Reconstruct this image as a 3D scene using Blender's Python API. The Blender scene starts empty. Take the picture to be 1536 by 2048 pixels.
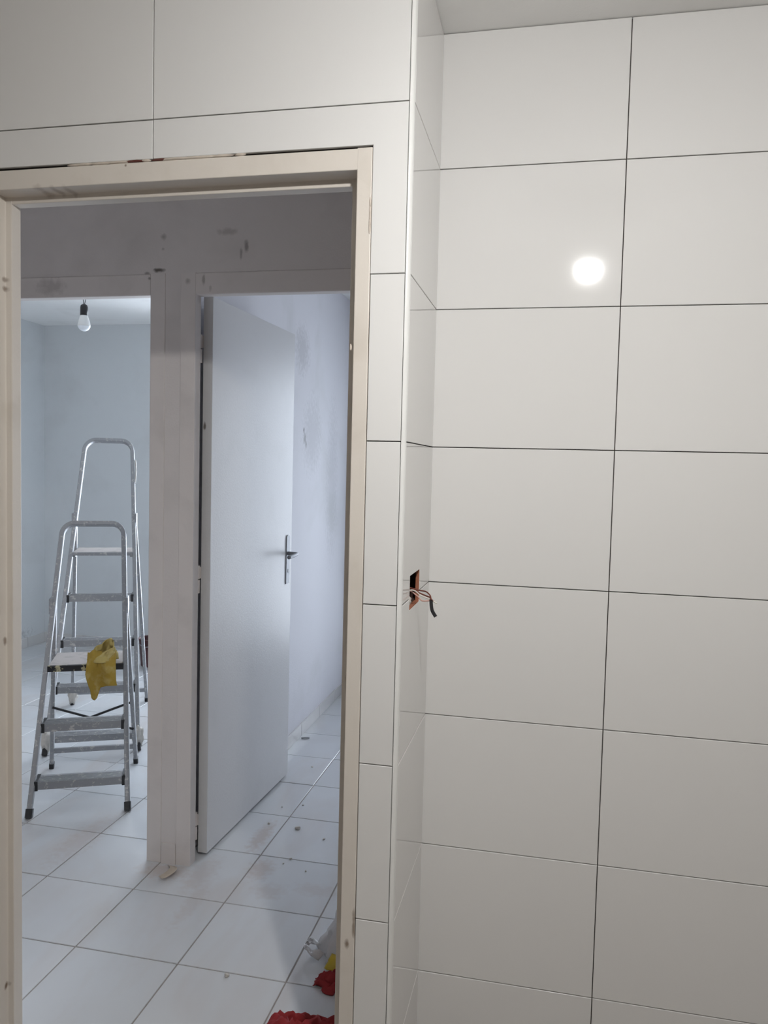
import bpy, bmesh, math, random
from mathutils import Vector, Matrix, noise
random.seed(7)
S = bpy.context.scene
C = S.collection

# ------------------------------------------------------------------ camera
CAM_H = 1.461
def cam_setup():
    a, b, c = 0.0579, 0.21135, 0.02454
    Rx = Matrix(((1, 0, 0), (0, math.cos(a), -math.sin(a)), (0, math.sin(a), math.cos(a))))
    Ry = Matrix(((math.cos(b), 0, math.sin(b)), (0, 1, 0), (-math.sin(b), 0, math.cos(b))))
    Rz = Matrix(((math.cos(c), -math.sin(c), 0), (math.sin(c), math.cos(c), 0), (0, 0, 1)))
    W = Matrix(((1, 0, 0), (0, 0, -1), (0, 1, 0)))
    D = Matrix(((1, 0, 0), (0, -1, 0), (0, 0, -1)))
    M = (D @ (Rz @ Rx @ Ry) @ W).transposed().to_4x4()
    M.translation = (0, 0, CAM_H)
    cd = bpy.data.cameras.new('camera')
    cd.sensor_fit = 'VERTICAL'; cd.sensor_height = 36.0; cd.sensor_width = 27.0
    cd.lens = 1569.4 / 2048 * 36.0
    cd.clip_start = 0.02
    o = bpy.data.objects.new('camera', cd); C.objects.link(o); o.matrix_world = M
    S.camera = o
cam_setup()

# ------------------------------------------------------------------ sky, exposure
SKY_STRENGTH = 12.4
BULB_STRENGTH = 1890.0
wd = bpy.data.worlds.new('sky'); S.world = wd; wd.use_nodes = True
bg = wd.node_tree.nodes['Background']
bg.inputs[0].default_value = (0.80, 0.885, 1.0, 1); bg.inputs[1].default_value = SKY_STRENGTH
S.view_settings.view_transform = 'Standard'; S.view_settings.look = 'None'
S.view_settings.gamma = 1; S.view_settings.use_curve_mapping = False
S.view_settings.exposure = 0.0
S.cycles.use_denoising = True
S.cycles.max_bounces = 14; S.cycles.diffuse_bounces = 8; S.cycles.glossy_bounces = 6
S.cycles.sample_clamp_indirect = 6.0

# ------------------------------------------------------------------ layout numbers (metres)
YA, YB = 1.5524, 1.9156           # tiled faces of the door wall and of the recessed wall
XE, XR = -0.302, -0.2927          # last tile edge on the door wall, tiled face of the return
PITCH, Z0 = 1 / 3, 2.1784         # tile rows
CEIL = 2.495
HALL_Y0, YC = 1.626, 2.558        # hall side of the door wall, hall face of the far wall
YC2 = 2.630
YBACK = 5.50
FT, FX0, FY0 = 0.33197, -1.01942, 2.0375
PART_L, PART_R = -1.3575, -1.2875
XLEFT = -3.93

# ------------------------------------------------------------------ materials
def nodes(name):
    m = bpy.data.materials.new(name); m.use_nodes = True
    return m, m.node_tree.nodes, m.node_tree.links, m.node_tree.nodes['Principled BSDF']

def mix(N, L, fac, a, b):
    n = N.new('ShaderNodeMix'); n.data_type = 'RGBA'
    for i, v in ((0, fac), (6, a), (7, b)):
        if hasattr(v, 'links'): L.new(v, n.inputs[i])
        elif i == 0: n.inputs[0].default_value = v
        else: n.inputs[i].default_value = (*v, 1)
    return n.outputs[2]

def ramp(N, L, src, p0, p1, c0=0.0, c1=1.0):
    r = N.new('ShaderNodeMapRange'); L.new(src, r.inputs[0])
    r.inputs[1].default_value = p0; r.inputs[2].default_value = p1
    r.inputs[3].default_value = c0; r.inputs[4].default_value = c1
    return r.outputs[0]

def world_pos(N):
    return N.new('ShaderNodeNewGeometry').outputs['Position']

def noise_tex(N, L, vec, scale, detail=4, rough=0.5, dist=0.0):
    t = N.new('ShaderNodeTexNoise'); L.new(vec, t.inputs['Vector'])
    t.inputs['Scale'].default_value = scale; t.inputs['Detail'].default_value = detail
    t.inputs['Roughness'].default_value = rough; t.inputs['Distortion'].default_value = dist
    return t.outputs['Fac']

def mul(N, L, a, b, op='MULTIPLY'):
    n = N.new('ShaderNodeMath'); n.operation = op
    for i, v in ((0, a), (1, b)):
        if hasattr(v, 'links'): L.new(v, n.inputs[i])
        else: n.inputs[i].default_value = v
    return n.outputs[0]

def bump(N, L, bs, h, strength, dist=0.002):
    b = N.new('ShaderNodeBump'); b.inputs['Strength'].default_value = strength
    b.inputs['Distance'].default_value = dist
    L.new(h, b.inputs['Height']); L.new(b.outputs[0], bs.inputs['Normal'])

def spots(N, L, pts):
    """stains with their own place and size: (x, y, z, rx, ry, rz, strength)"""
    pos = world_pos(N); acc = None
    wob = N.new('ShaderNodeTexNoise'); wob.inputs['Scale'].default_value = 45; L.new(pos, wob.inputs['Vector'])
    for x, y, z, rx, ry, rz, st in pts:
        s = N.new('ShaderNodeVectorMath'); s.operation = 'SUBTRACT'; L.new(pos, s.inputs[0]); s.inputs[1].default_value = (x, y, z)
        d = N.new('ShaderNodeVectorMath'); d.operation = 'DIVIDE'; L.new(s.outputs[0], d.inputs[0]); d.inputs[1].default_value = (rx, ry, rz)
        ln = N.new('ShaderNodeVectorMath'); ln.operation = 'LENGTH'; L.new(d.outputs[0], ln.inputs[0])
        v = mul(N, L, ln.outputs['Value'], mul(N, L, wob.outputs['Fac'], 1.6), 'ADD')
        f = ramp(N, L, v, 1.2, 2.0, st, 0.0)
        acc = f if acc is None else mul(N, L, acc, f, 'MAXIMUM')
    return acc

def paint(name, col, rough=0.5, dirt=(0.5, 0.46, 0.42), amt=0.25, scale=3.0, bumpy=0.15, marks=None, mark_col=(0.12, 0.10, 0.09), spec=0.4):
    m, N, L, B = nodes(name)
    pos = world_pos(N)
    n1 = noise_tex(N, L, pos, scale, 4, 0.55, 0.25)
    f = mul(N, L, ramp(N, L, n1, 0.52, 0.72), amt)
    c = mix(N, L, f, col, dirt)
    if marks: c = mix(N, L, spots(N, L, marks), c, mark_col)
    L.new(c, B.inputs['Base Color'])
    B.inputs['Roughness'].default_value = rough; B.inputs['Specular IOR Level'].default_value = spec
    n2 = noise_tex(N, L, pos, 140, 3, 0.6)
    bump(N, L, B, n2, bumpy)
    return m

def plain(name, col, rough=0.5, metal=0.0, var=0.1, scale=30, spec=0.5):
    m, N, L, B = nodes(name)
    n1 = noise_tex(N, L, world_pos(N), scale, 4)
    dark = tuple(x * (1 - var) for x in col); lite = tuple(min(1, x * (1 + var)) for x in col)
    L.new(mix(N, L, n1, dark, lite), B.inputs['Base Color'])
    B.inputs['Roughness'].default_value = rough; B.inputs['Metallic'].default_value = metal
    B.inputs['Specular IOR Level'].default_value = spec
    return m

def wall_tile_mat():
    m, N, L, B = nodes('glazed_white_tile')
    pos = world_pos(N)
    n1 = noise_tex(N, L, pos, 2.0, 3)
    L.new(mix(N, L, n1, (0.755, 0.748, 0.736), (0.775, 0.77, 0.76)), B.inputs['Base Color'])
    B.inputs['Roughness'].default_value = 0.055
    B.inputs['Specular IOR Level'].default_value = 0.5
    n2 = noise_tex(N, L, pos, 9, 2)
    bump(N, L, B, n2, 0.02, 0.004)
    return m

def floor_tile_mat():
    m, N, L, B = nodes('floor_tile_marble_white')
    pos = world_pos(N)
    oi = N.new('ShaderNodeObjectInfo')
    base = mix(N, L, oi.outputs['Random'], (0.60, 0.618, 0.64), (0.65, 0.668, 0.69))
    st = N.new('ShaderNodeMapping'); L.new(pos, st.inputs[0]); st.inputs['Rotation'].default_value = (0, 0, 0.6)
    st.inputs['Scale'].default_value = (1.0, 0.35, 1.0)
    sm = noise_tex(N, L, st.outputs[0], 4.5, 4, 0.55, 0.5)
    f = mul(N, L, ramp(N, L, sm, 0.48, 0.80), 0.40)
    c = mix(N, L, f, base, (0.52, 0.42, 0.36))
    gr = noise_tex(N, L, pos, 2.2, 3, 0.5, 0.2)
    c = mix(N, L, mul(N, L, ramp(N, L, gr, 0.45, 0.8), 0.25), c, (0.46, 0.44, 0.42))
    pts = [(-1.07, 2.84, 0, .035, .13, .1, 0.39), (-0.98, 2.60, 0, .05, .07, .1, 0.35), (-0.90, 2.47, 0, .06, .05, .1, 0.21),
           (-1.17, 2.52, 0, .05, .12, .1, 0.21), (-1.30, 2.50, 0, .10, .05, .1, 0.32), (-1.72, 2.62, 0, .06, .2, .1, 0.21),
           (-0.75, 2.52, 0, .08, .04, .1, 0.17), (-1.12, 2.35, 0, .03, .16, .1, 0.17)]
    c = mix(N, L, spots(N, L, pts), c, (0.42, 0.28, 0.21))
    L.new(c, B.inputs['Base Color'])
    rg = noise_tex(N, L, pos, 6, 4)
    L.new(ramp(N, L, rg, 0.3, 0.7, 0.11, 0.24), B.inputs['Roughness'])
    bump(N, L, B, noise_tex(N, L, pos, 14, 2), 0.05, 0.004)
    return m

M = {}
M['tile'] = wall_tile_mat()
M['floor_tile'] = floor_tile_mat()
M['grout'] = plain('floor_grout', (0.30, 0.27, 0.25), 0.9, var=0.25, scale=60)
M['adhesive'] = plain('dark_tile_adhesive', (0.045, 0.037, 0.032), 0.95, var=0.5, scale=40)
M['cream'] = paint('cream_frame_paint', (0.715, 0.665, 0.605), 0.42, (0.42, 0.36, 0.28), 0.22, 6, 0.12,
    [(-0.39, 1.552, 0.455, .006, .02, .012, .8), (-0.388, 1.552, 0.25, .005, .02, .01, .7), (-0.377, 1.552, 0.50, .004, .02, .03, .7),
     (-0.412, 1.60, 1.0, .006, .08, .04, .8), (-0.412, 1.60, 0.93, .004, .08, .06, .5), (-1.2435, 1.594, 0.192, .012, .006, .009, .95),
     (-1.2435, 1.597, 1.866, .012, .008, .006, .6), (-1.2435, 1.597, 1.846, .012, .008, .008, .7), (-1.2435, 1.594, 1.03, .012, .006, .010, .7), (-1.127, 1.58, 2.051, .012, .03, .01, .4), (-1.095, 1.58, 2.051, .008, .03, .01, .4), (-1.065, 1.58, 2.051, .008, .03, .01, .35), (-0.915, 1.552, 2.088, .003, .02, .003, .8)],
    (0.16, 0.10, 0.06))
M['pvc'] = plain('white_pvc_trim', (0.80, 0.80, 0.785), 0.25, var=0.02)
M['ceiling'] = paint('ceiling_paint', (0.86, 0.86, 0.85), 0.8, (0.7, 0.69, 0.67), 0.3, 4, 0.2)
M['bath_wall'] = plain('bathroom_bare_render', (0.42, 0.40, 0.375), 0.85, var=0.04)
M['hall'] = paint('hall_wall_paint', (0.66, 0.62, 0.60), 0.75, (0.46, 0.43, 0.41), 0.35, 3, 0.3,
    [(-1.36, 2.558, 2.24, .012, .03, .010, .5), (-1.375, 2.558, 2.128, .022, .03, .007, .95), (-1.05, 2.558, 2.20, .008, .03, .02, .6), (-1.07, 2.558, 2.175, .006, .03, .02, .5),
     (-1.12, 2.558, 2.25, .04, .03, .012, .3), (-1.36, 2.558, 2.20, .006, .03, .006, .4), (-1.42, 2.558, 2.118, .01, .03, .006, .6)])
M['frame'] = paint('hall_frame_paint', (0.68, 0.635, 0.61), 0.5, (0.45, 0.42, 0.40), 0.3, 5, 0.15,
    [(-1.265, 2.552, 2.085, .012, .03, .010, .45), (-1.205, 2.552, 2.09, .006, .03, .02, .5), (-1.18, 2.552, 2.06, .005, .03, .012, .3),
     (-1.41, 2.552, 2.10, .006, .03, .006, .7), (-1.80, 2.552, 2.08, .06, .03, .03, .3)])
M['room'] = paint('room_wall_paint', (0.66, 0.68, 0.69), 0.8, (0.52, 0.52, 0.52), 0.35, 2.2, 0.25,
    [(-3.93, 4.6, 0.45, .05, .05, .03, .6), (-3.93, 5.0, 0.1, .05, .3, .05, .4)])
M['stained'] = paint('stained_partition_paint', (0.735, 0.735, 0.775), 0.75, (0.55, 0.56, 0.55), 0.45, 1.7, 0.3,
    [(-1.2875, 3.97, 1.60, .03, .028, .035, .55), (-1.2875, 3.95, 1.64, .03, .012, .015, .8), (-1.2875, 3.99, 1.57, .03, .01, .03, .7),
     (-1.2875, 4.1, 1.62, .03, .16, .2, .18), (-1.2875, 4.5, 1.35, .03, .12, .45, .16), (-1.2875, 3.9, 2.05, .03, .12, .12, .25)],
    (0.16, 0.16, 0.16))
M['skirt'] = plain('skirting_tile', (0.62, 0.61, 0.60), 0.3, var=0.06, scale=8)
M['door'] = paint('door_white_paint', (0.66, 0.66, 0.665), 0.42, (0.58, 0.58, 0.58), 0.25, 7, 0.25,
    [(-1.235, 2.64, 1.59, .005, .03, .012, .9)])
M['steel'] = plain('brushed_steel', (0.32, 0.33, 0.35), 0.55, 0.7, 0.1, 80)
M['black'] = plain('black_plastic', (0.015, 0.015, 0.017), 0.45, var=0.3)
M['alu'] = None
def alu_mat():
    m, N, L, B = nodes('paint_splashed_aluminium')
    pos = world_pos(N)
    s = noise_tex(N, L, pos, 55, 6, 0.7, 0.3)
    f = ramp(N, L, s, 0.56, 0.62)
    L.new(mix(N, L, f, (0.33, 0.335, 0.345), (0.50, 0.485, 0.47)), B.inputs['Base Color'])
    L.new(ramp(N, L, f, 0, 1, 0.75, 0.0), B.inputs['Metallic'])
    L.new(ramp(N, L, f, 0, 1, 0.55, 0.8), B.inputs['Roughness'])
    return m
M['alu'] = alu_mat()
def platform_mat():
    m, N, L, B = nodes('splashed_black_rubber')
    s = noise_tex(N, L, world_pos(N), 32, 3, 0.5, 0.3)
    f = ramp(N, L, s, 0.54, 0.58)
    L.new(mix(N, L, f, (0.015, 0.015, 0.018), (0.42, 0.38, 0.24)), B.inputs['Base Color']); B.inputs['Roughness'].default_value = 0.7
    return m
M['edge'] = platform_mat()
M['board'] = paint('plaster_dusted_board', (0.48, 0.44, 0.42), 0.8, (0.25, 0.24, 0.22), 0.6, 18, 0.3)
M['plaster'] = plain('plaster_lump', (0.52, 0.49, 0.45), 0.9, var=0.25, scale=50)
M['cord'] = plain('dark_cable', (0.02, 0.022, 0.03), 0.5)
M['white_plastic'] = plain('white_plastic', (0.72, 0.73, 0.72), 0.35, var=0.03)
def off_bulb():
    m, N, L, B = nodes('frosted_bulb_off')
    B.inputs['Base Color'].default_value = (0.82, 0.86, 0.9, 1); B.inputs['Roughness'].default_value = 0.3
    B.inputs['Subsurface Weight'].default_value = 0.3; B.inputs['Subsurface Radius'].default_value = (.02, .02, .02)
    return m
M['bulb_off'] = off_bulb()
def on_bulb():
    m, N, L, B = nodes('frosted_bulb_lit')
    B.inputs['Base Color'].default_value = (0.9, 0.9, 0.9, 1)
    B.inputs['Emission Color'].default_value = (1.0, 0.988, 0.965, 1); B.inputs['Emission Strength'].default_value = BULB_STRENGTH
    return m
M['bulb_on'] = on_bulb()
M['yellow'] = paint('yellow_cloth', (0.36, 0.24, 0.045), 0.85, (0.52, 0.43, 0.19), 0.5, 22, 0.4, spec=0.2)  # darker tone of the backlit front and pale highlight blotches put into the colour
M['yellow_pale'] = paint('yellow_cloth_lit_top', (0.46, 0.36, 0.13), 0.85, (0.58, 0.50, 0.27), 0.5, 22, 0.4, spec=0.2)  # same cloth, paler copy: lit look of the crumpled top painted in
M['red'] = paint('red_cloth', (0.30, 0.028, 0.032), 0.75, (0.13, 0.012, 0.016), 0.6, 20, 0.3, spec=0.3)
M['darkred'] = plain('dark_red_plastic', (0.075, 0.022, 0.025), 0.5, var=0.3)
M['brick'] = paint('raw_brick_red', (0.36, 0.14, 0.08), 0.9, (0.30, 0.11, 0.06), 0.6, 40, 0.6)
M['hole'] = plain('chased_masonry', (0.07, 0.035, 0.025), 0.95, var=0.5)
M['wire_brown'] = plain('brown_red_wire', (0.16, 0.045, 0.03), 0.45)
M['wire_pink'] = plain('pale_pink_wire', (0.55, 0.33, 0.28), 0.45)
M['wire_white'] = plain('white_wire', (0.7, 0.66, 0.6), 0.45)
M['filler'] = plain('cream_filler', (0.60, 0.53, 0.46), 0.85, var=0.2, scale=80)
M['filler_red'] = plain('red_filler', (0.13, 0.045, 0.035), 0.85, var=0.3, scale=80)
def bag_mat():
    m, N, L, B = nodes('thin_white_polythene')
    B.inputs['Base Color'].default_value = (0.80, 0.79, 0.80, 1); B.inputs['Roughness'].default_value = 0.28
    B.inputs['Transmission Weight'].default_value = 0.0
    tr = N.new('ShaderNodeBsdfTranslucent'); tr.inputs[0].default_value = (0.75, 0.74, 0.74, 1)
    mx = N.new('ShaderNodeMixShader'); mx.inputs[0].default_value = 0.35
    L.new(B.outputs[0], mx.inputs[1]); L.new(tr.outputs[0], mx.inputs[2])
    L.new(mx.outputs[0], N['Material Output'].inputs[0])
    bump(N, L, B, noise_tex(N, L, world_pos(N), 45, 4, 0.6, 1.0), 0.5, 0.006)
    return m
M['polythene'] = bag_mat()
M['bag_yellow'] = plain('yellow_print', (0.55, 0.40, 0.02), 0.4)
def pane_mat():
    m, N, L, B = nodes('window_glass')
    t = N.new('ShaderNodeBsdfTransparent'); g = N.new('ShaderNodeBsdfGlossy'); g.inputs['Roughness'].default_value = 0.02
    fr = N.new('ShaderNodeFresnel'); fr.inputs[0].default_value = 1.45
    mx = N.new('ShaderNodeMixShader'); L.new(fr.outputs[0], mx.inputs[0]); L.new(t.outputs[0], mx.inputs[1]); L.new(g.outputs[0], mx.inputs[2])
    L.new(mx.outputs[0], N['Material Output'].inputs[0])
    return m
M['pane'] = pane_mat()
M['scrap'] = plain('beige_tape', (0.55, 0.47, 0.38), 0.3)

# ------------------------------------------------------------------ mesh helpers
def link(name, bm, mat, parent=None, smooth=False):
    bmesh.ops.recalc_face_normals(bm, faces=bm.faces)
    me = bpy.data.meshes.new(name); bm.to_mesh(me); bm.free()
    me.materials.append(M[mat])
    if smooth: me.polygons.foreach_set('use_smooth', [True] * len(me.polygons))
    o = bpy.data.objects.new(name, me); C.objects.link(o)
    if parent: o.parent = parent
    return o

def share(src, name, parent, loc, rot=(0, 0, 0)):
    o = bpy.data.objects.new(name, src.data); C.objects.link(o); o.parent = parent
    o.location = loc; o.rotation_euler = rot
    return o

def box(bm, x0, x1, y0, y1, z0, z1, bev=0.0):
    r = bmesh.ops.create_cube(bm, size=1)
    vs = r['verts']
    for v in vs:
        v.co = Vector((x0 + (v.co.x + .5) * (x1 - x0), y0 + (v.co.y + .5) * (y1 - y0), z0 + (v.co.z + .5) * (z1 - z0)))
    if bev:
        es = list({e for v in vs for e in v.link_edges})
        bmesh.ops.bevel(bm, geom=es, offset=bev, segments=2, profile=0.6, affect='EDGES')

def boxes(name, lst, mat, parent=None, bev=0.0):
    bm = bmesh.new()
    for b in lst: box(bm, *b, bev)
    return link(name, bm, mat, parent)

def struct(o, label=None):
    o['kind'] = 'structure'
    if label: o['label'] = label
    return o

def tag(o, label, cat, group=None):
    o['label'] = label; o['category'] = cat
    if group: o['group'] = group
    return o

def empty(name, loc=(0, 0, 0), rz=0.0):
    o = bpy.data.objects.new(name, None); C.objects.link(o); o.location = loc; o.rotation_euler = (0, 0, rz)
    o.empty_display_size = 0.05
    return o

def prism_bm(poly, thick, bev=0.0008, seg=1):
    """polygon in local XZ, front face at y=0 looking to -Y, body going to +Y"""
    bm = bmesh.new()
    vs = [bm.verts.new((x, 0, z)) for x, z in poly]
    f = bm.faces.new(vs)
    r = bmesh.ops.extrude_face_region(bm, geom=[f])
    nv = [g for g in r['geom'] if isinstance(g, bmesh.types.BMVert)]
    for v in nv: v.co.y += thick
    bm.edges.ensure_lookup_table()
    es = [e for e in bm.edges if all(abs(v.co.y) < 1e-7 for v in e.verts)]
    if bev: bmesh.ops.bevel(bm, geom=es, offset=bev, segments=seg, affect='EDGES', profile=0.5)
    return bm

def sweep(bm, pts, w, d, up, closed_caps=True, bev=0.25, n=8):
    """rounded-rect section swept along pts; w = size in the plane of the path, d = size along `up`"""
    up = Vector(up).normalized(); rings = []
    sec = []
    k = bev
    for a, b in ((1, 1 - k), (1 - k, 1), (-1 + k, 1), (-1, 1 - k), (-1, -1 + k), (-1 + k, -1), (1 - k, -1), (1, -1 + k)):
        sec.append((a, b))
    for i, p in enumerate(pts):
        p = Vector(p)
        t = (Vector(pts[min(i + 1, len(pts) - 1)]) - Vector(pts[max(i - 1, 0)])).normalized()
        s = t.cross(up).normalized()
        u2 = s.cross(t).normalized()
        rings.append([bm.verts.new(p + s * (a * w / 2) + u2 * (b * d / 2)) for a, b in sec])
    for r0, r1 in zip(rings, rings[1:]):
        for j in range(len(sec)):
            bm.faces.new((r0[j], r0[(j + 1) % len(sec)], r1[(j + 1) % len(sec)], r1[j]))
    if closed_caps:
        bm.faces.new(rings[0]); bm.faces.new(rings[-1][::-1])

def tube(bm, pts, rad, n=8):
    rings = []
    prev = None
    for i, p in enumerate(pts):
        p = Vector(p)
        t = (Vector(pts[min(i + 1, len(pts) - 1)]) - Vector(pts[max(i - 1, 0)])).normalized()
        if prev is None:
            s = t.orthogonal().normalized()
        else:
            s = (prev - t * prev.dot(t)).normalized()
        prev = s; u = t.cross(s)
        r = rad[i] if isinstance(rad, (list, tuple)) else rad
        rings.append([bm.verts.new(p + s * (r * math.cos(2 * math.pi * j / n)) + u * (r * math.sin(2 * math.pi * j / n))) for j in range(n)])
    for r0, r1 in zip(rings, rings[1:]):
        for j in range(n): bm.faces.new((r0[j], r0[(j + 1) % n], r1[(j + 1) % n], r1[j]))
    bm.faces.new(rings[0]); bm.faces.new(rings[-1][::-1])

def lathe(bm, prof, n=24, c=(0, 0, 0)):
    rings = []
    for r, z in prof:
        if r < 1e-6: rings.append([bm.verts.new((c[0], c[1], c[2] + z))])
        else: rings.append([bm.verts.new((c[0] + r * math.cos(2 * math.pi * j / n), c[1] + r * math.sin(2 * math.pi * j / n), c[2] + z)) for j in range(n)])
    for a, b in zip(rings, rings[1:]):
        for j in range(n):
            if len(a) == 1 and len(b) == 1: continue
            if len(a) == 1: bm.faces.new((a[0], b[(j + 1) % n], b[j]))
            elif len(b) == 1: bm.faces.new((a[j], a[(j + 1) % n], b[0]))
            else: bm.faces.new((a[j], a[(j + 1) % n], b[(j + 1) % n], b[j]))

def smooth_path(pts, n=8):
    pts = [Vector(p) for p in pts]; out = []
    P = [pts[0] * 2 - pts[1]] + pts + [pts[-1] * 2 - pts[-2]]
    for i in range(1, len(P) - 2):
        a, b, c, d = P[i - 1:i + 3]
        for k in range(n):
            t = k / n
            out.append(0.5 * ((2 * b) + (c - a) * t + (2 * a - 5 * b + 4 * c - d) * t * t + (3 * b - a - 3 * c + d) * t ** 3))
    out.append(pts[-1]); return out

# ------------------------------------------------------------------ shell
floor = struct(boxes('floor', [(-4.1, 1.7, -1.6, 5.7, -0.12, -0.0028)], 'grout'), 'grey cement floor bed showing in the tile joints')
ceiling = struct(boxes('ceiling', [(-4.1, 1.7, -1.6, 5.7, CEIL, CEIL + 0.12)], 'ceiling'), 'white painted ceiling')

# floor tiles, one object each
t0 = None
tw = FT - 0.0042
for i in range(-9, 8):
    for j in range(-2, 11):
        x, y = FX0 + (i + 0.5) * FT, FY0 + (j + 0.5) * FT
        if x < XLEFT - FT / 2 or x > 1.55 or y > YBACK + .16 or (x > -0.374 + FT / 2 and y < YC2): continue
        if y - FT / 2 < HALL_Y0 - FT: continue
        rot = (random.gauss(0, .0009), random.gauss(0, .0009), random.gauss(0, .0008))
        loc = (x, y, random.gauss(0, .0003))
        if t0 is None:
            poly = [(-tw / 2, -tw / 2), (tw / 2, -tw / 2), (tw / 2, tw / 2), (-tw / 2, tw / 2)]
            bm = prism_bm(poly, 0.008, 0.0012)
            bmesh.ops.rotate(bm, verts=bm.verts, cent=(0, 0, 0), matrix=Matrix.Rotation(-math.pi / 2, 3, 'X'))
            t0 = link('tile', bm, 'floor_tile', floor); t0.location = loc; t0.rotation_euler = rot
        else: share(t0, 'tile', floor, loc, rot)

# bathroom door wall (left of and above the doorway)
wall_front = struct(boxes('wall_front', [(-1.7, -1.280, YA + .011, HALL_Y0, -.0028, CEIL), (-1.280, -0.374, YA + .011, HALL_Y0, 2.0975, CEIL)], 'adhesive'),
                    'wall with the doorway, clad in large glossy white tiles')
# return + hall end wall, with the hole for the electrical box
HY0, HY1, HZ0, HZ1 = 1.647, 1.770, 1.153, 1.2275
HW1 = HY1 + .035     # the cavity is cut wider than the tile opening
xs0, xs1 = -0.374, XR - .011
ya, yb = YA + .011, YC2
wall_return = struct(boxes('wall_return', [(xs0, xs1, ya, yb, -.0028, HZ0), (xs0, xs1, ya, yb, HZ1, CEIL), (xs0, xs1, ya, HY0, HZ0, HZ1),
                     (xs0, xs1, HW1, yb, HZ0, HZ1), (xs0, xs0 + .012, HY0, HW1, HZ0, HZ1)], 'adhesive'), 'narrow tiled return wall beside the doorway')
wall_recess = struct(boxes('wall_recess', [(xs1, 1.45, YB + .011, YB + .09, -.0028, CEIL)], 'adhesive'), 'recessed wall clad in glossy white rectangular tiles')
# paint skins on the hall side of these walls
struct(boxes('wall_hall_near', [(-2.7, -1.282, HALL_Y0, HALL_Y0 + .004, -.0028, CEIL), (-1.282, -.378, HALL_Y0, HALL_Y0 + .004, 2.10, CEIL)], 'hall'))
struct(boxes('wall_hall_right', [(-.378, -.374, HALL_Y0, YC, -.0028, CEIL)], 'hall'))
struct(boxes('wall_left', [(-1.8, -1.7, -1.6, YA + .011, -.0028, CEIL)], 'bath_wall'))
struct(boxes('wall_right', [(1.35, 1.45, -1.6, YB, -.0028, CEIL)], 'bath_wall'))
struct(boxes('wall_back', [(-1.7, 1.35, -1.6, -1.5, -.0028, CEIL)], 'bath_wall'))
struct(boxes('wall_hall_left', [(-2.8, -2.7, 1.55, YC, -.0028, CEIL)], 'hall'))

# far hall wall with two doorways
wall_hall = struct(boxes('wall_hall_far', [(-4.05, -2.263, YC, YC2, -.0028, CEIL), (-1.3502, -1.2898, YC, YC2, -.0028, 2.1147),
                   (-2.263, -0.374, YC, YC2, 2.1147, CEIL), (-0.374, 1.6, YC, YC2, -.0028, CEIL)], 'hall'), 'grey shaded hall wall with two doorways')
boxes('skirting_tile', [(-1.346, -1.291, YC - .006, YC, .0, .076)], 'frame', wall_hall, .0012)
# rooms behind
partition = struct(boxes('wall_partition', [(PART_L, -1.32, YC2, YBACK, -.0028, CEIL)], 'room'))
struct(boxes('wall_partition_right', [(-1.32, PART_R, YC2, YBACK, -.0028, CEIL)], 'stained'), 'stained white partition wall behind the open door')
struct(boxes('wall_room_left', [(XLEFT - .1, XLEFT, YC2, YBACK, -.0028, CEIL)], 'room'))
struct(boxes('wall_room_right', [(1.5, 1.6, YC2, YBACK, -.0028, CEIL)], 'stained'))
WL = (-2.85, -1.45, 0.10, 2.25)
WR = (-0.82, -0.02, 0.10, 2.20)
struct(boxes('wall_room_back', [(-4.03, WL[0], YBACK, YBACK + .12, -.0028, CEIL), (WL[1], WR[0], YBACK, YBACK + .12, -.0028, CEIL), (WR[1], 1.6, YBACK, YBACK + .12, -.0028, CEIL),
       (WL[0], WL[1], YBACK, YBACK + .12, -.0028, WL[2]), (WL[0], WL[1], YBACK, YBACK + .12, WL[3], CEIL),
       (WR[0], WR[1], YBACK, YBACK + .12, -.0028, WR[2]), (WR[0], WR[1], YBACK, YBACK + .12, WR[3], CEIL)], 'room'))
for n, (x0, x1, z0, z1) in ((1, WL), (2, WR)):
    w = struct(empty('window_%d' % n, ((x0 + x1) / 2, YBACK + .06, z0)))
    hw, hh = (x1 - x0) / 2, z1 - z0
    boxes('window_frame', [(-hw, -hw + .05, -.03, .03, 0, hh), (hw - .05, hw, -.03, .03, 0, hh), (-hw + .05, hw - .05, -.03, .03, 0, .05),
          (-hw + .05, hw - .05, -.03, .03, hh - .05, hh), (-.03, .03, -.03, .03, .05, hh - .05)], 'white_plastic', w)
    boxes('pane', [(-hw + .05, -.03, -.003, .003, .05, hh - .05)], 'pane', w)
    boxes('pane', [(.03, hw - .05, -.003, .003, .05, hh - .05)], 'pane', w)
    ld = bpy.data.lights.new('window_portal', 'AREA'); ld.shape = 'RECTANGLE'; ld.size = x1 - x0; ld.size_y = hh
    ld.cycles.is_portal = True
    lo = bpy.data.objects.new('window_portal', ld); C.objects.link(lo)
    lo.location = ((x0 + x1) / 2, YBACK + .125, (z0 + z1) / 2); lo.rotation_euler = (-math.pi / 2, 0, 0)
def skirting(name, x0, x1, y0, y1, h=.066):
    """skirting tiles one by one along a wall"""
    b = struct(empty(name))
    along_x = (x1 - x0) > (y1 - y0)
    a, e = (x0, x1) if along_x else (y0, y1)
    src = None
    while a < e - .02:
        q = min(a + FT - .003, e)
        if along_x: boxes('skirting_tile', [(a, q, y0, y1, .0, h)], 'skirt', b, .001)
        else: boxes('skirting_tile', [(x0, x1, a, q, .0, h)], 'skirt', b, .001)
        a += FT
skirting('baseboard_partition', PART_R, PART_R + .009, YC2 + .02, YBACK)
skirting('baseboard_left', XLEFT, XLEFT + .009, YC2, YBACK, .075)
skirting('baseboard_back', XLEFT + .009, WL[0], YBACK - .009, YBACK, .075)

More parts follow.
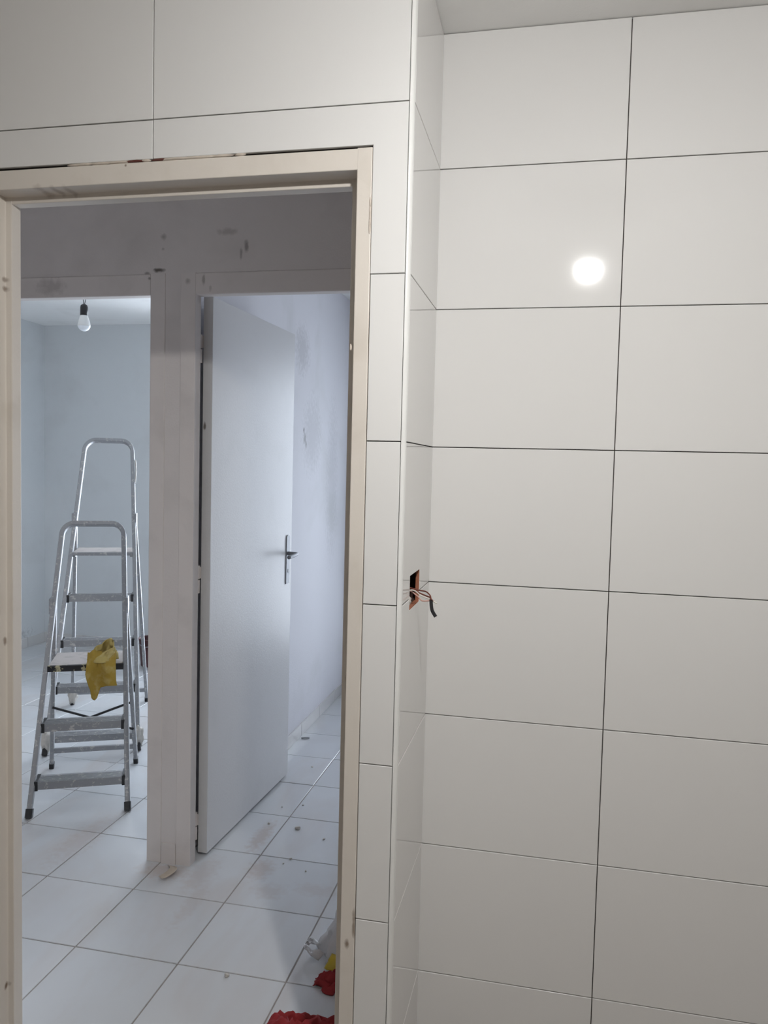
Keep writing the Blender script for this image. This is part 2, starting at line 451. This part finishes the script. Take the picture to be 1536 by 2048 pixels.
# ------------------------------------------------------------------ wall tiles
TH = 0.008
g = 0.0011       # half joint
def wall_tile(poly, parent, face='front', plane=0.0, bev=0.0008):
    cx = sum(p[0] for p in poly) / len(poly); cz = sum(p[1] for p in poly) / len(poly)
    bm = prism_bm([(x - cx, z - cz) for x, z in poly], TH, bev)
    o = link('tile', bm, 'tile', parent)
    r = random.gauss
    if face == 'front':
        o.location = (cx, plane + r(0, .0001), cz); o.rotation_euler = (r(0, .0006), 0, r(0, .0006))
    else:             # faces +X, poly given in (y, z)
        o.location = (plane + r(0, .0001), cx, cz); o.rotation_euler = (r(0, .0006) * 0, r(0, .0005), math.pi / 2 + r(0, .0008))
    return o
def rect(x0, x1, z0, z1): return [(x0 + g, z0 + g), (x1 - g, z0 + g), (x1 - g, z1 - g), (x0 + g, z1 - g)]
rows = [(CEIL - .001, Z0)] + [(Z0 - k * PITCH, max(Z0 - (k + 1) * PITCH, 0.0)) for k in range(7)]
XJ, XJB = -0.8510, 0.1377
FRL, FRR, FRT = -1.280, -0.3745, 2.0965
for k, (zt, zb) in enumerate(rows):
    if k == 0:
        wall_tile(rect(XJ, XE, zb, zt), wall_front, plane=YA); wall_tile(rect(-1.401, XJ, zb, zt), wall_front, plane=YA); wall_tile(rect(-1.7, -1.401, zb, zt), wall_front, plane=YA)
    elif k == 1:
        wall_tile([(XJ + g, FRT + .0012), (FRR + .0012, FRT + .0012), (FRR + .0012, zb + g), (XE - g, zb + g), (XE - g, zt - g), (XJ + g, zt - g)], wall_front, plane=YA)
        wall_tile([(-1.401 + g, zb + g), (FRL - .001, zb + g), (FRL - .001, FRT + .0025), (XJ - g, FRT + .0012), (XJ - g, zt - g), (-1.401 + g, zt - g)], wall_front, plane=YA)
        wall_tile(rect(-1.7, -1.401, zb, zt), wall_front, plane=YA)
    else:
        wall_tile(rect(FRR + .0008, XE, zb, zt), wall_return, plane=YA)
        wall_tile(rect(-1.7, FRL, zb, zt), wall_front, plane=YA)
    # recessed wall
    wall_tile(rect(XR - .003, XJB, zb, zt), wall_recess, plane=YB)
    wall_tile(rect(XJB, XJB + .55, zb, zt), wall_recess, plane=YB)
    wall_tile(rect(XJB + .55, 1.35, zb, zt), wall_recess, plane=YB)
    # return wall (faces +X): y runs along local x
    y0, y1 = YA + .0112, YB + .0012
    if zb < HZ0 < zt and zb < HZ1 and zt > HZ1:      # hole wholly inside (does not happen)
        wall_tile(rect(y0, y1, zb, zt), wall_return, 'side', XR)
    elif zb < HZ1 < zt:
        wall_tile([(y0 + g, zb + g), (HY0, zb + g), (HY0, HZ1), (HY1, HZ1), (HY1, zb + g), (y1 - g, zb + g), (y1 - g, zt - g), (y0 + g, zt - g)], wall_return, 'side', XR)
    elif zb < HZ0 < zt:
        wall_tile([(y0 + g, zb + g), (y1 - g, zb + g), (y1 - g, zt - g), (HY1, zt - g), (HY1, HZ0), (HY0, HZ0), (HY0, zt - g), (y0 + g, zt - g)], wall_return, 'side', XR)
    else:
        wall_tile(rect(y0, y1, zb, zt), wall_return, 'side', XR)
# quarter-round corner trim
bm = bmesh.new()
R_ = XR - XE - .0006
prof = [(XE + .0006, YA + .012)] + [(XE + .0006 + R_ * math.sin(a), YA + R_ - R_ * math.cos(a)) for a in [i * math.pi / 2 / 8 for i in range(9)]] + [(XR, YA + .0108), (XR - .003, YA + .0108), (XR - .003, YA + .012)]
prof[1] = (XE + .0006, YA)
lo = [bm.verts.new((x, y, 0)) for x, y in prof]; hi = [bm.verts.new((x, y, CEIL)) for x, y in prof]
for a in range(len(prof)):
    b = (a + 1) % len(prof); bm.faces.new((lo[a], lo[b], hi[b], hi[a]))
bm.faces.new(lo[::-1]); bm.faces.new(hi)
struct(link('trim_1', bm, 'pvc'), 'white plastic quarter-round trim on the tiled corner')

# ------------------------------------------------------------------ door frames
def extr(name, poly, z0, z1, mat, parent, bev=.0018, axis='Z'):
    """polygon (x, y) extruded along z; or (y, z) polygon extruded along x for heads"""
    bm = bmesh.new()
    if axis == 'Z': a = [bm.verts.new((x, y, z0)) for x, y in poly]; d = Vector((0, 0, z1 - z0))
    else: a = [bm.verts.new((z0, y, z)) for y, z in poly]; d = Vector((z1 - z0, 0, 0))
    f = bm.faces.new(a); r = bmesh.ops.extrude_face_region(bm, geom=[f])
    nv = [v for v in r['geom'] if isinstance(v, bmesh.types.BMVert)]
    for v in nv: v.co += d
    s = set(nv)
    es = [e for e in bm.edges if (e.verts[0] in s) != (e.verts[1] in s)]
    if bev: bmesh.ops.bevel(bm, geom=es, offset=bev, segments=2, affect='EDGES', profile=0.5)
    return link(name, bm, mat, parent)

door_1 = struct(empty('door_1', (0, 0, 0)), 'worn cream door frame without a leaf set in the tiled wall')
YF, YS, YE = YA + .001, 1.600, 1.6315
RX, RS, LX, LS = -0.4055, -0.427, -1.2435, -1.227
extr('jamb', [(FRR, YF), (RX, YF), (RX, YS), (RS, YS), (RS, YE), (FRR, YE)], 0, 2.0935, 'cream', door_1)
extr('jamb', [(FRL + .002, YF), (LX, YF), (LX, YS), (LS, YS), (LS, YE), (FRL + .002, YE)], 0, 2.0935, 'cream', door_1)
extr('head', [(YF + .0004, 2.0930), (YF + .0004, 2.0512), (YS + .0006, 2.0512), (YS + .0006, 2.0356), (YE - .0006, 2.0356), (YE - .0006, 2.0930)], LX - .005, RX + .005, 'cream', door_1, axis='X')
# filler smears in the joint above the frame
for i, (x, w, m) in enumerate([(-1.02, .035, 'filler'), (-.975, .03, 'filler'), (-.93, .04, 'filler'), (-.893, .028, 'filler_red'), (-.868, .012, 'filler'), (-.835, .02, 'filler_red'),
                               (-.80, .045, 'filler'), (-.745, .05, 'filler'), (-.70, .03, 'filler'), (-.655, .012, 'filler')]):
    bm = bmesh.new(); bmesh.ops.create_icosphere(bm, subdivisions=2, radius=1)
    for v in bm.verts:
        k = 1 + .35 * noise.noise(v.co * 1.7 + Vector((i * 3.1, 0, 0)))
        v.co = Vector((v.co.x * w * k, v.co.y * .0035, v.co.z * .0028 * k))
    o = link('filler_smear', bm, m, door_1, True); o.location = (x, YA + .0025, 2.0955)
for i, (x, z, h) in enumerate([(-.3765, 1.965, .02), (-.377, 1.94, .016), (-.3768, 1.985, .012), (-.4105, 1.70, .008)]):
    bm = bmesh.new(); bmesh.ops.create_icosphere(bm, subdivisions=2, radius=1)
    for v in bm.verts:
        k = 1 + .5 * noise.noise(v.co * 1.9 + Vector((i * 5.1, 2, 0)))
        v.co = Vector((v.co.x * .0022 * k, v.co.y * .002, v.co.z * h * k))
    o = link('filler_smear', bm, 'filler', door_1, True); o.location = (x, YA + .001, z)

def hall_frame(name, xl, xr, label):
    """xl, xr: clear opening between the jambs"""
    d = struct(empty(name), label)
    f0, f1, f2 = YC - .003, 2.600, 2.646
    W_, rb = .057, .028
    extr('jamb', [(xl - W_, f0), (xl, f0), (xl, f1), (xl - rb, f1), (xl - rb, f2), (xl - W_, f2)], 0, 2.1147, 'frame', d, .0025)
    extr('jamb', [(xr + W_, f0), (xr, f0), (xr, f1), (xr + rb, f1), (xr + rb, f2), (xr + W_, f2)], 0, 2.1147, 'frame', d, .0025)
    extr('head', [(f0, 2.1147), (f0, 2.0405), (f1, 2.0405), (f1, 2.062), (f2, 2.062), (f2, 2.1147)], xl, xr, 'frame', d, .004, axis='X')
    return d
door_2 = hall_frame('door_2', -2.206, -1.406, 'open doorway frame into the room with the ladders')
door_3 = hall_frame('door_3', -1.234, -0.434, 'doorway frame with a flush white door standing open')
# leaf, swung open into the right-hand room
leaf_piv = Vector((-1.2435, 2.640, 0))
leaf = empty('door_leaf', leaf_piv, -math.radians(2.6)); tag(leaf, 'flush white door standing open behind the hall doorway', 'door')
boxes('panel', [(0, .037, 0, .80, .012, 2.050)], 'door', leaf, .0015)
lf = lambda n, l, m: boxes(n, l, m, leaf, .001)
# handle set on the face that looks to +X
plate_bm = bmesh.new()
pts = [(-.02, -.105), (.02, -.105), (.02, .105)] + [(.02 * math.cos(a), .105 + .013 * math.sin(a)) for a in [i * math.pi / 6 for i in range(1, 6)]] + [(-.02, .105)]
plate_bm = prism_bm(pts, .004, .001, 2)
pl = link('handle_plate', plate_bm, 'steel', leaf); pl.location = (.041, .752, 1.022); pl.rotation_euler = (0, 0, math.pi / 2)
bm = bmesh.new()
tube(bm, smooth_path([(.041, .752, 1.055), (.07, .752, 1.055), (.083, .745, 1.055), (.087, .73, 1.054), (.088, .69, 1.052), (.086, .645, 1.050)], 6), 0.0085, 10)
link('lever', bm, 'steel', leaf, True)
bm = bmesh.new(); bmesh.ops.create_cone(bm, cap_ends=True, segments=12, radius1=.0035, radius2=.0035, depth=.001)
for v in bm.verts: v.co = Vector((v.co.z, v.co.x, v.co.y * 2.6))
kh = link('keyhole', bm, 'black', leaf); kh.location = (.0415, .752, .975)
for hz in (1.865, 1.035, .115):
    bm = bmesh.new()
    for a, b in ((-.05, -.002), (.002, .05)):
        bmesh.ops.create_cone(bm, cap_ends=True, segments=14, radius1=.0085, radius2=.0085, depth=b - a, matrix=Matrix.Translation((0, 0, (a + b) / 2)))
    box(bm, -.012, -.004, .002, .004, -.045, -.004); box(bm, .0, .012, .002, .004, .004, .045)
    h = link('hinge', bm, 'frame', leaf); h.location = (-.0075, -.010, hz)

# ------------------------------------------------------------------ bulbs
def bulb(name, loc, r, lit, label, cat='light bulb', loop=False):
    """loc = lowest point of the bulb"""
    e = empty(name, loc)
    bm = bmesh.new()
    prof = [(0, 0)] + [(r * math.sin(a), r - r * math.cos(a)) for a in [i * math.radians(79.0) / 9 for i in range(1, 10)]]
    lathe(bm, prof, 24); link('globe', bm, 'bulb_on' if lit else 'bulb_off', e, True)
    bm = bmesh.new(); lathe(bm, [(r * .982, r * .809), (r * 1.0, r * .82), (r * 1.0, r * 1.05), (r * .90, r * 1.6), (r * .62, r * 2.45), (r * .56, r * 2.7), (0, r * 2.7)], 24)
    link('collar', bm, 'white_plastic', e, True)
    bm = bmesh.new(); lathe(bm, [(0, r * 2.55), (r * .62, r * 2.55), (r * .60, r * 3.9), (r * .52, r * 4.2), (r * .25, r * 4.4), (0, r * 4.45)], 20)
    link('socket', bm, 'black', e, True)
    top = CEIL - loc[2]; z = r * 4.4
    bm = bmesh.new()
    for s in (-1, 1):
        tube(bm, smooth_path([(s * .003, 0, z), (s * .007 + .002, 0, z + .03), (s * .002 - .001, 0, z + .07), (s * .004, 0, (z + top) / 2), (s * .002, 0, top - .002)], 6), .0019, 6)
    link('cord', bm, 'cord', e, True)
    tag(e, label, cat)
    return e
bulb('hanging_bulb', (-2.4765, 3.80, 2.142), .0325, False, 'unlit bulb on a black socket hanging from its cord above the ladders')
bulb('ceiling_bulb', (0.105, .651, 2.216), .033, True, 'lit bulb hanging above the camera, reflected in the wall tiles')

# ------------------------------------------------------------------ step ladders
def ladder(p, steps, plat, hoop, rung, rear_foot_wraps, brace, label, edge=('edge', .026), w=.021, d=.034):
    cx, cy, phi, w0, wt, H, D, dr, wr, zj, wj = p
    e = empty('step_ladder', (cx, cy, 0), phi); tag(e, label, 'ladder', 'step ladders in the far room')
    k = D / H; nrm = Vector((0, -1, k)).normalized()          # normal of the front frame
    half = lambda z: (w0 + (wt - w0) * z / H) / 2
    P = lambda x, z: Vector((x, k * z, z))
    rad = hoop
    path = [P(-half(.012), .012), P(-half(H * .5), H * .5), P(-half(H), H)]
    ht = half(H)
    for i in range(1, 8):
        a = i * math.pi / 2 / 8
        path.append(P(-ht + rad * (1 - math.cos(a)) * .95, H + rad * math.sin(a)))
    path.append(P(-ht + rad * .95, H + rad))
    full = path + [Vector((-v.x, v.y, v.z)) for v in reversed(path)]
    bm = bmesh.new(); sweep(bm, full, w, d, nrm); link('front_frame', bm, 'alu', e)
    for s in (-1, 1):
        bm = bmesh.new(); sweep(bm, [P(s * half(0), .003), P(s * half(.035), .035)], w + .006, d + .006, nrm); link('rubber_foot', bm, 'black', e)
    for z in steps:
        hw = half(z) - w / 2 + .002
        y = k * z
        st = boxes('step', [(-hw, hw, y - d / 2 + .002, y + .062, z - .006, z), (-hw, hw, y - d / 2, y - d / 2 + .004, z - .032, z), (-hw, hw, y + .058, y + .062, z - .024, z - .006)]
                   + [(-hw + .004, hw - .004, y - d / 2 + .010 + i * .012, y - d / 2 + .014 + i * .012, z, z + .0012) for i in range(5)], 'alu', e)
        for s in (-1, 1):
            boxes('step_bracket', [(min(s * (hw - .012), s * (hw + .002)), max(s * (hw - .012), s * (hw + .002)), y - d / 2 - .003, y + .066, z - .036, z + .004)], 'black', st, .001)
    hw = half(plat) - w / 2; y = k * plat
    pf = boxes('platform', [(-hw, hw, y - d / 2 + .006, y + .22, plat - .006, plat + .004)], 'board', e, .001)
    boxes('platform_edge', [(-hw - .004, hw + .004, y - d / 2 - .012, y - d / 2 + .006, plat + .004 - edge[1], plat + .004)], edge[0], pf, .003)
    for s in (-1, 1): boxes('platform_support', [(min(s * hw, s * (hw - .012)), max(s * hw, s * (hw - .012)), y - d / 2 + .01, y + .21, plat - .024, plat - .006)], 'alu', pf)
    yj = k * zj + .03
    rear = {}
    for s in (-1, 1):
        a = Vector((s * wr / 2, dr, .012)); b = Vector((s * wj / 2, yj, zj)); rear[s] = (a, b)
        bm = bmesh.new(); sweep(bm, [a, b], .018, .028, (0, 1, .3)); link('rear_leg', bm, 'alu', e)
        bm = bmesh.new(); sweep(bm, [a - (b - a).normalized() * .009, a + (b - a).normalized() * .016], .022, .032, (0, 1, .3)); link('rubber_foot', bm, 'black', e)
        hx = half(zj)
        boxes('hinge_plate', [(min(s * (hx + .002), s * (hx + .016)) - .002, max(s * (hx + .002), s * (hx + .016)), yj - .055, yj + .02, zj - .05, zj + .02)], 'alu', e, .003)
    at = lambda s, z: rear[s][0].lerp(rear[s][1], (z - .012) / (zj - .012))
    for z in rung:
        bm = bmesh.new(); sweep(bm, [at(-1, z), at(1, z)], .024, .012, (0, 1, .3)); link('rear_rung', bm, 'alu', e)
    if brace:
        for a, b in ((brace[0], brace[1]), (brace[1], brace[0])):
            bm = bmesh.new(); o_ = Vector((0, -.016 if a > b else .016, 0)); sweep(bm, [at(-1, a) + o_, at(1, b) + o_], .011, .004, (0, 1, .3)); link('cross_brace', bm, 'black', e)
    for s, fr, wz in rear_foot_wraps:
        pos = at(s, wz) if fr == 'r' else P(s * half(wz), wz)
        bm = bmesh.new(); bmesh.ops.create_icosphere(bm, subdivisions=3, radius=1)
        for v in bm.verts:
            kk = 1 + .5 * noise.noise(v.co * 2.2 + Vector((s * 3, wz * 40, 7)))
            v.co = Vector((v.co.x * .026 * kk, v.co.y * .032 * kk, v.co.z * .055 * kk))
        o = link('plaster_crust', bm, 'plaster', e, True); o.location = pos + Vector((0, 0, .012))
    return e
L1 = (-1.8577, 2.8225, .4553, .3828, .2688, 1.1092, .4593, .5407, .3794, .8248, .3012)
lad1 = ladder(L1, (.133, .345), .568, .055, (.089,), [], (.316, .184), 'shorter aluminium step ladder in front, a yellow cloth over its platform')
L2 = (-2.1942, 3.4441, .4485, .4396, .2625, 1.5047, .7039, .8449, .4233, 1.1444, .3118)
lad2 = ladder(L2, (.086, .305, .52, .738), .955, .066, (.075,), [(-1, 'f', .05), (1, 'f', .05), (-1, 'r', .05)], None, 'taller aluminium step ladder behind the shorter one, empty paint-splashed platform', ('alu', .018))
# cloth strap caught on the tall ladder's rail
k2 = L2[6] / L2[5]
bm = bmesh.new()
sweep(bm, [(.150, k2 * 1.46, 1.46), (.156, k2 * 1.40, 1.40), (.152, k2 * 1.34, 1.33)], .006, .03, (0, 1, .3))
link('strap', bm, 'plaster', lad2)

# ------------------------------------------------------------------ yellow cloth over the short ladder's platform
def yellow_cloth():
    e = empty('yellow_cloth', (L1[0], L1[1], 0), L1[2])
    tag(e, 'crumpled yellow cloth hanging over the ladder platform', 'cloth')
    k = L1[6] / L1[5]; pz = .568 + .0045; y0 = k * .568 - .036
    bm = bmesh.new(); NU, NV = 22, 30
    G = []
    for i in range(NU + 1):
        u = i / NU; row = []
        # hem length per column
        if u < .22: hem = .05 + .08 * (u / .22)
        elif u < .40: hem = .165 - .02 * abs(u - .3) / .1
        else: hem = .108 - .015 * (u - .4)
        for j in range(NV + 1):
            s = -.10 + (hem + .10) * j / NV
            fold = .012 * math.sin(u * 9 + 1.0) + .006 * noise.noise(Vector((u * 6, s * 30, 3)))
            x = .066 + (u - .5) * .118 + .02 * noise.noise(Vector((u * 2, s * 12, 1)))
            if s > 0:
                x -= .10 * s * (1 if u < .4 else .35) * (1 - u)
                x += .03 * s
            if s < 0:
                y = y0 - s * .9; z = pz + .012 + .055 * math.exp(-((s + .045) / .04) ** 2) * (.6 + .5 * noise.noise(Vector((u * 5, s * 20, 8)))) + .012 * math.sin(u * 7)
                z = max(z, pz + .002)
            else:
                y = y0 - .012 * math.sin(min(1, s / .02) * math.pi / 2) - fold * min(1, s / .03) - .01 ; z = pz + .014 - s + .004 * math.cos(u * 9)
            row.append(bm.verts.new((x, y, z)))
        G.append(row)
    for i in range(NU):
        for j in range(NV): bm.faces.new((G[i][j], G[i + 1][j], G[i + 1][j + 1], G[i][j + 1]))
    o = link('drape', bm, 'yellow', e, True)
    m = o.modifiers.new('thickness', 'SOLIDIFY'); m.thickness = .0025; m.offset = 0
    # crumpled roll on top, open to the front
    bm = bmesh.new(); NU, NV = 26, 16; G = []
    for i in range(NU):
        a = i / NU * 2 * math.pi; row = []
        for j in range(NV + 1):
            t = j / NV
            rr = (.050 + .016 * math.sin(a * 3 + t * 4) + .008 * math.sin(a * 5 - t * 3)) * (1.05 - .5 * t) + .008 * noise.noise(Vector((math.cos(a) * 3, math.sin(a) * 3, t * 5)))
            row.append(bm.verts.new((.066 + rr * math.cos(a) * .95 + .012 * t, y0 + .035 + rr * math.sin(a) * .9 + .02 * t, pz + .012 + t * .075 + .014 * math.sin(a + 1.2) * t - (.03 * t if math.sin(a) < -.3 else 0))))
        G.append(row)
    for i in range(NU):
        for j in range(NV): bm.faces.new((G[i][j], G[(i + 1) % NU][j], G[(i + 1) % NU][j + 1], G[i][j + 1]))
    o = link('crumpled_top', bm, 'yellow_pale', e, True)
    m = o.modifiers.new('thickness', 'SOLIDIFY'); m.thickness = .003; m.offset = 0
    return e
yellow_cloth()

# ------------------------------------------------------------------ bucket far behind
b = empty('bucket', (-2.765, 5.08, 0)); tag(b, 'small dark red bucket on the floor behind the tall ladder', 'bucket')
bm = bmesh.new(); lathe(bm, [(0, .002), (.072, .002), (.075, .008), (.088, .19), (.093, .192), (.093, .20), (.086, .20), (.084, .19), (.071, .012), (0, .012)], 28)
link('body', bm, 'darkred', b, True)
bm = bmesh.new(); tube(bm, smooth_path([(-.094, 0, .185), (-.075, -.055, .17), (0, -.092, .15), (.075, -.055, .17), (.094, 0, .185)], 8), .0022, 6); link('handle', bm, 'steel', b, True)

# ------------------------------------------------------------------ electrical box with loose wires in the return wall
eb = empty('electrical_box', (XR, HY0, HZ0)); tag(eb, 'cut-out in the tiled return wall with loose wires hanging from it', 'electrical box')
w_, hgt, dp = HY1 - HY0, HZ1 - HZ0, .060
boxes('recess_lining', [(-dp, -dp + .003, .001, w_ + .034, .001, hgt - .001), (-dp, -.0125, .0005, .003, .001, hgt - .001), (-dp, -.0125, .003, w_ + .034, hgt - .003, hgt - .0005),
      (-dp, -.0125, w_ + .031, w_ + .034, .001, hgt - .003), (-dp, -.0125, .003, w_ + .031, .0005, .003)], 'hole', eb)
boxes('biscuit_edge', [(-.0085, -.0004, w_ - .0012, w_ - .0002, .001, hgt - .0005), (-.0112, -.0004, .0002, w_ - .0012, .0002, .0022)], 'brick', eb)
bm = bmesh.new(); bmesh.ops.create_icosphere(bm, subdivisions=3, radius=1)
for v in bm.verts:
    kk = 1 + .5 * noise.noise(v.co * 1.8 + Vector((4, 1, 2))); v.co = Vector((v.co.x * .016 * kk, v.co.y * .022 * kk, v.co.z * .012 * kk))
o = link('plaster_dab', bm, 'plaster', eb, True); o.location = (-.018, .036, .014)
def wire(n, pts, r, m):
    bm = bmesh.new(); tube(bm, smooth_path(pts, 8), r, 8); return link(n, bm, m, eb, True)
wire('wire', [(-.055, .03, .055), (-.02, .045, .045), (0.0098, .065, .035), (0.0262, .058, .034), (0.0377, .045, .028), (0.0410, .036, .022)], .0016, 'wire_brown')
wire('wire', [(-.055, .05, .05), (-.015, .055, .042), (0.0123, .058, .030), (0.0279, .050, .026), (0.0385, .042, .024), (0.0426, .036, .020)], .0016, 'wire_brown')
wire('wire', [(-.055, .06, .02), (-.015, .05, .036), (0.0082, .045, .026), (0.0205, .042, .016), (0.0369, .042, .017), (0.0459, .040, .018)], .0016, 'wire_pink')
wire('wire', [(-.05, .02, .02), (-.02, .03, .034), (.0, .042, .038), (0.0164, .05, .026), (0.0377, .044, .020), (0.0541, .040, .012)], .0015, 'wire_white')
bm = bmesh.new()
sweep(bm, smooth_path([(.041, .040, .020), (.042, .038, .008), (.045, .036, -.004), (.053, .034, -.016)], 5), .0075, .003, (0, 1, 0)); link('tape_flag', bm, 'black', eb)

# ------------------------------------------------------------------ things on the hall floor
def crumple(name, loc, sx, sy, h, mat, label, cat, seed, sharp=1.0):
    e_bm = bmesh.new(); N_ = 34; G = []
    for i in range(N_ + 1):
        row = []
        for j in range(N_ + 1):
            u, v = i / N_ * 2 - 1, j / N_ * 2 - 1
            # square to disc
            x = u * math.sqrt(max(0, 1 - v * v / 2)); y = v * math.sqrt(max(0, 1 - u * u / 2)); r = min(1, math.hypot(x, y))
            n1 = noise.noise(Vector((x * 1.7 + seed, y * 1.7, seed))); n2 = noise.noise(Vector((x * 3.6, y * 3.6 + seed, 2)))
            ridge = 1 - abs(n1) * 2.2; ridge2 = 1 - abs(n2) * 2.0
            n3 = noise.noise(Vector((x * 6.5 + seed, y * 6.5, 9)))
            zz = h * (1 - r ** 3) * (.25 + .6 * ridge * sharp + .35 * ridge2 + .25 * (1 - 2 * abs(n3)) - .2)
            k = 1 + .22 * noise.noise(Vector((x * 2, y * 2, seed + 5)))
            row.append(e_bm.verts.new((x * sx * k + .02 * n2, y * sy * k + .02 * n1, max(.004, zz))))
        G.append(row)
    for i in range(N_):
        for j in range(N_): e_bm.faces.new((G[i][j], G[i + 1][j], G[i + 1][j + 1], G[i][j + 1]))
    o = link(name, e_bm, mat, None, True); o.location = loc
    m = o.modifiers.new('thickness', 'SOLIDIFY'); m.thickness = .003; m.offset = 0
    return tag(o, label, cat)
crumple('red_cloth', (-.545, 1.815, 0), .14, .105, .075, 'red', 'crumpled red cloth on the hall floor at the doorway, nearest the camera', 'cloth', 2.3)
crumple('red_cloth', (-.535, 2.055, 0), .075, .032, .042, 'red', 'crumpled red cloth lying against the white plastic bag', 'cloth', 7.9)

bag = empty('plastic_bag', (-.515, 2.215, 0)); tag(bag, 'white plastic bag slumped on the hall floor behind the door jamb', 'bag')
bm = bmesh.new(); NU, NV = 56, 34; G = []
for i in range(NU):
    a = i / NU * 2 * math.pi; row = []
    for j in range(NV + 1):
        t = j / NV; ca, sa = math.cos(a), math.sin(a)
        crease = 1 - abs(noise.noise(Vector((ca * 1.6 + 4, sa * 1.6, t * 1.5)))) * .5 - abs(noise.noise(Vector((ca * 3.4, sa * 3.4 + 2, t * 4)))) * .28
        rr = (1 - t ** 1.6) ** .75 * crease + .10 * (1 - .4 * t)
        x = .128 * rr * ca + .05 * t; y = .105 * rr * sa
        row.append(bm.verts.new((x, y, .003 + .25 * t * (1 + .12 * noise.noise(Vector((ca * 2, sa * 2, 3)))))))
    G.append(row)
for i in range(NU):
    for j in range(NV): bm.faces.new((G[i][j], G[(i + 1) % NU][j], G[(i + 1) % NU][j + 1], G[i][j + 1]))
bm.faces.new([G[i][0] for i in range(NU)][::-1]); bm.faces.new([G[i][NV] for i in range(NU)])
link('body', bm, 'polythene', bag, True)
# loose handle loop lying out to the left
bm = bmesh.new(); N_ = 22; G = []
for i in range(N_ + 1):
    row = []; u = i / N_; a = -.5 + u * 3.8
    cx_, cy_ = -.118 - .038 * math.sin(a), -.045 - .030 * math.cos(a)
    for j in range(6):
        v = j / 5 - .5
        row.append(bm.verts.new((cx_ + v * .016 * math.cos(a), cy_ + v * .018, .020 + .014 * math.sin(u * 3.1) + .014 * v * math.cos(u * 9) + .016 * noise.noise(Vector((u * 9, v * 3, 1))))))
    G.append(row)
for i in range(N_):
    for j in range(5): bm.faces.new((G[i][j], G[i + 1][j], G[i + 1][j + 1], G[i][j + 1]))
o = link('handle', bm, 'polythene', bag, True); m = o.modifiers.new('thickness', 'SOLIDIFY'); m.thickness = .0012
bm = bmesh.new(); G = []
for i in range(9):
    row = []
    for j in range(8):
        u, v = i / 8 - .5, j / 7 - .5
        row.append(bm.verts.new((u * .056 + .010 * v, .030 * u * u + .012 * v + .004 * noise.noise(Vector((u * 6, v * 6, 4))), v * .042 + .008 * u)))
    G.append(row)
for i in range(8):
    for j in range(7): bm.faces.new((G[i][j], G[i + 1][j], G[i + 1][j + 1], G[i][j + 1]))
o = link('print_patch', bm, 'bag_yellow', bag, True); o.location = (-.052, -.100, .026); o.rotation_euler = (-.30, 0, -.35)
m = o.modifiers.new('thickness', 'SOLIDIFY'); m.thickness = .0015
o['label'] = 'yellow patch on the bag'

# crumbs and bits on the floor
chips = [(-.951, 2.937, .013, 'largest plaster crumb on the hall floor tiles'), (-.826, 2.88, .006, 'small crumb to the right of the largest plaster crumb'),
         (-1.08, 2.95, .006, 'small crumb left of the largest plaster crumb, by the open door'), (-1.0, 3.15, .005, 'small crumb on the floor tile behind the largest plaster crumb'),
         (-1.08, 3.11, .004, 'tiny crumb close to the bottom edge of the open door'), (-.90, 2.70, .006, 'crumb sitting on the floor joint in front of the largest plaster crumb'),
         (-.915, 2.66, .004, 'tiny crumb just in front of the crumb on the floor joint'), (-.82, 2.63, .004, 'tiny crumb nearest the cream door jamb on the hall floor'),
         (-1.09, 3.57, .006, 'dark crumb on the floor past the free edge of the open door'), (-.858, 2.02, .009, 'white plaster crumb on the nearest hall floor joint'),
         (-1.63, 3.10, .006, 'dark crumb behind the right front foot of the shorter ladder'), (-2.16, 2.79, .006, 'dark crumb beside the left front foot of the shorter ladder')]
chip0 = None
for i, (x, y, r, lab) in enumerate(chips):
    if chip0 is None:
        bm = bmesh.new(); bmesh.ops.create_icosphere(bm, subdivisions=2, radius=1)
        for v in bm.verts:
            kk = 1 + .45 * noise.noise(v.co * 1.6); v.co = Vector((v.co.x * kk, v.co.y * .7 * kk, max(-.3, v.co.z * .5 * kk) + .3))
        o = link('plaster_crumb', bm, 'plaster'); chip0 = o
    else:
        o = chip0.copy(); C.objects.link(o)
    o.location = (x, y, .0004); o.scale = (r, r, r); o.rotation_euler = (0, 0, i * 1.3)
    tag(o, lab, 'crumb', 'plaster crumbs on the floor')
for i, (x, y, a, lab) in enumerate([(-1.244, 3.94, .35, 'small grey stick lying near the partition skirting'), (-1.02, 3.87, -1.1, 'small grey stick lying close to the cream door jamb')]):
    bm = bmesh.new(); tube(bm, [(-.022, 0, .004), (0, .001, .0045), (.022, 0, .004)], .0035, 6)
    o = link('wall_plug', bm, 'steel', None, True); o.location = (x, y, 0); o.rotation_euler = (0, 0, a); tag(o, lab, 'debris', 'grey sticks on the floor')
# curl of tape at the foot of the pier
bm = bmesh.new(); G = []
for i in range(15):
    u = i / 14; c = Vector((-1.30 + .035 * math.sin(u * 2.6), 2.54 - .10 * u, .003 + .012 * math.sin(u * math.pi) + .006 * u))
    G.append([bm.verts.new(c + Vector((s * .014, 0, .006 * abs(s) * u))) for s in (-1, 0, 1)])
for a, b_ in zip(G, G[1:]):
    for j in range(2): bm.faces.new((a[j], a[j + 1], b_[j + 1], b_[j]))
o = link('tape_scrap', bm, 'scrap', None, True); m = o.modifiers.new('thickness', 'SOLIDIFY'); m.thickness = .001
tag(o, 'curled scrap of beige tape on the floor at the foot of the pier', 'tape')
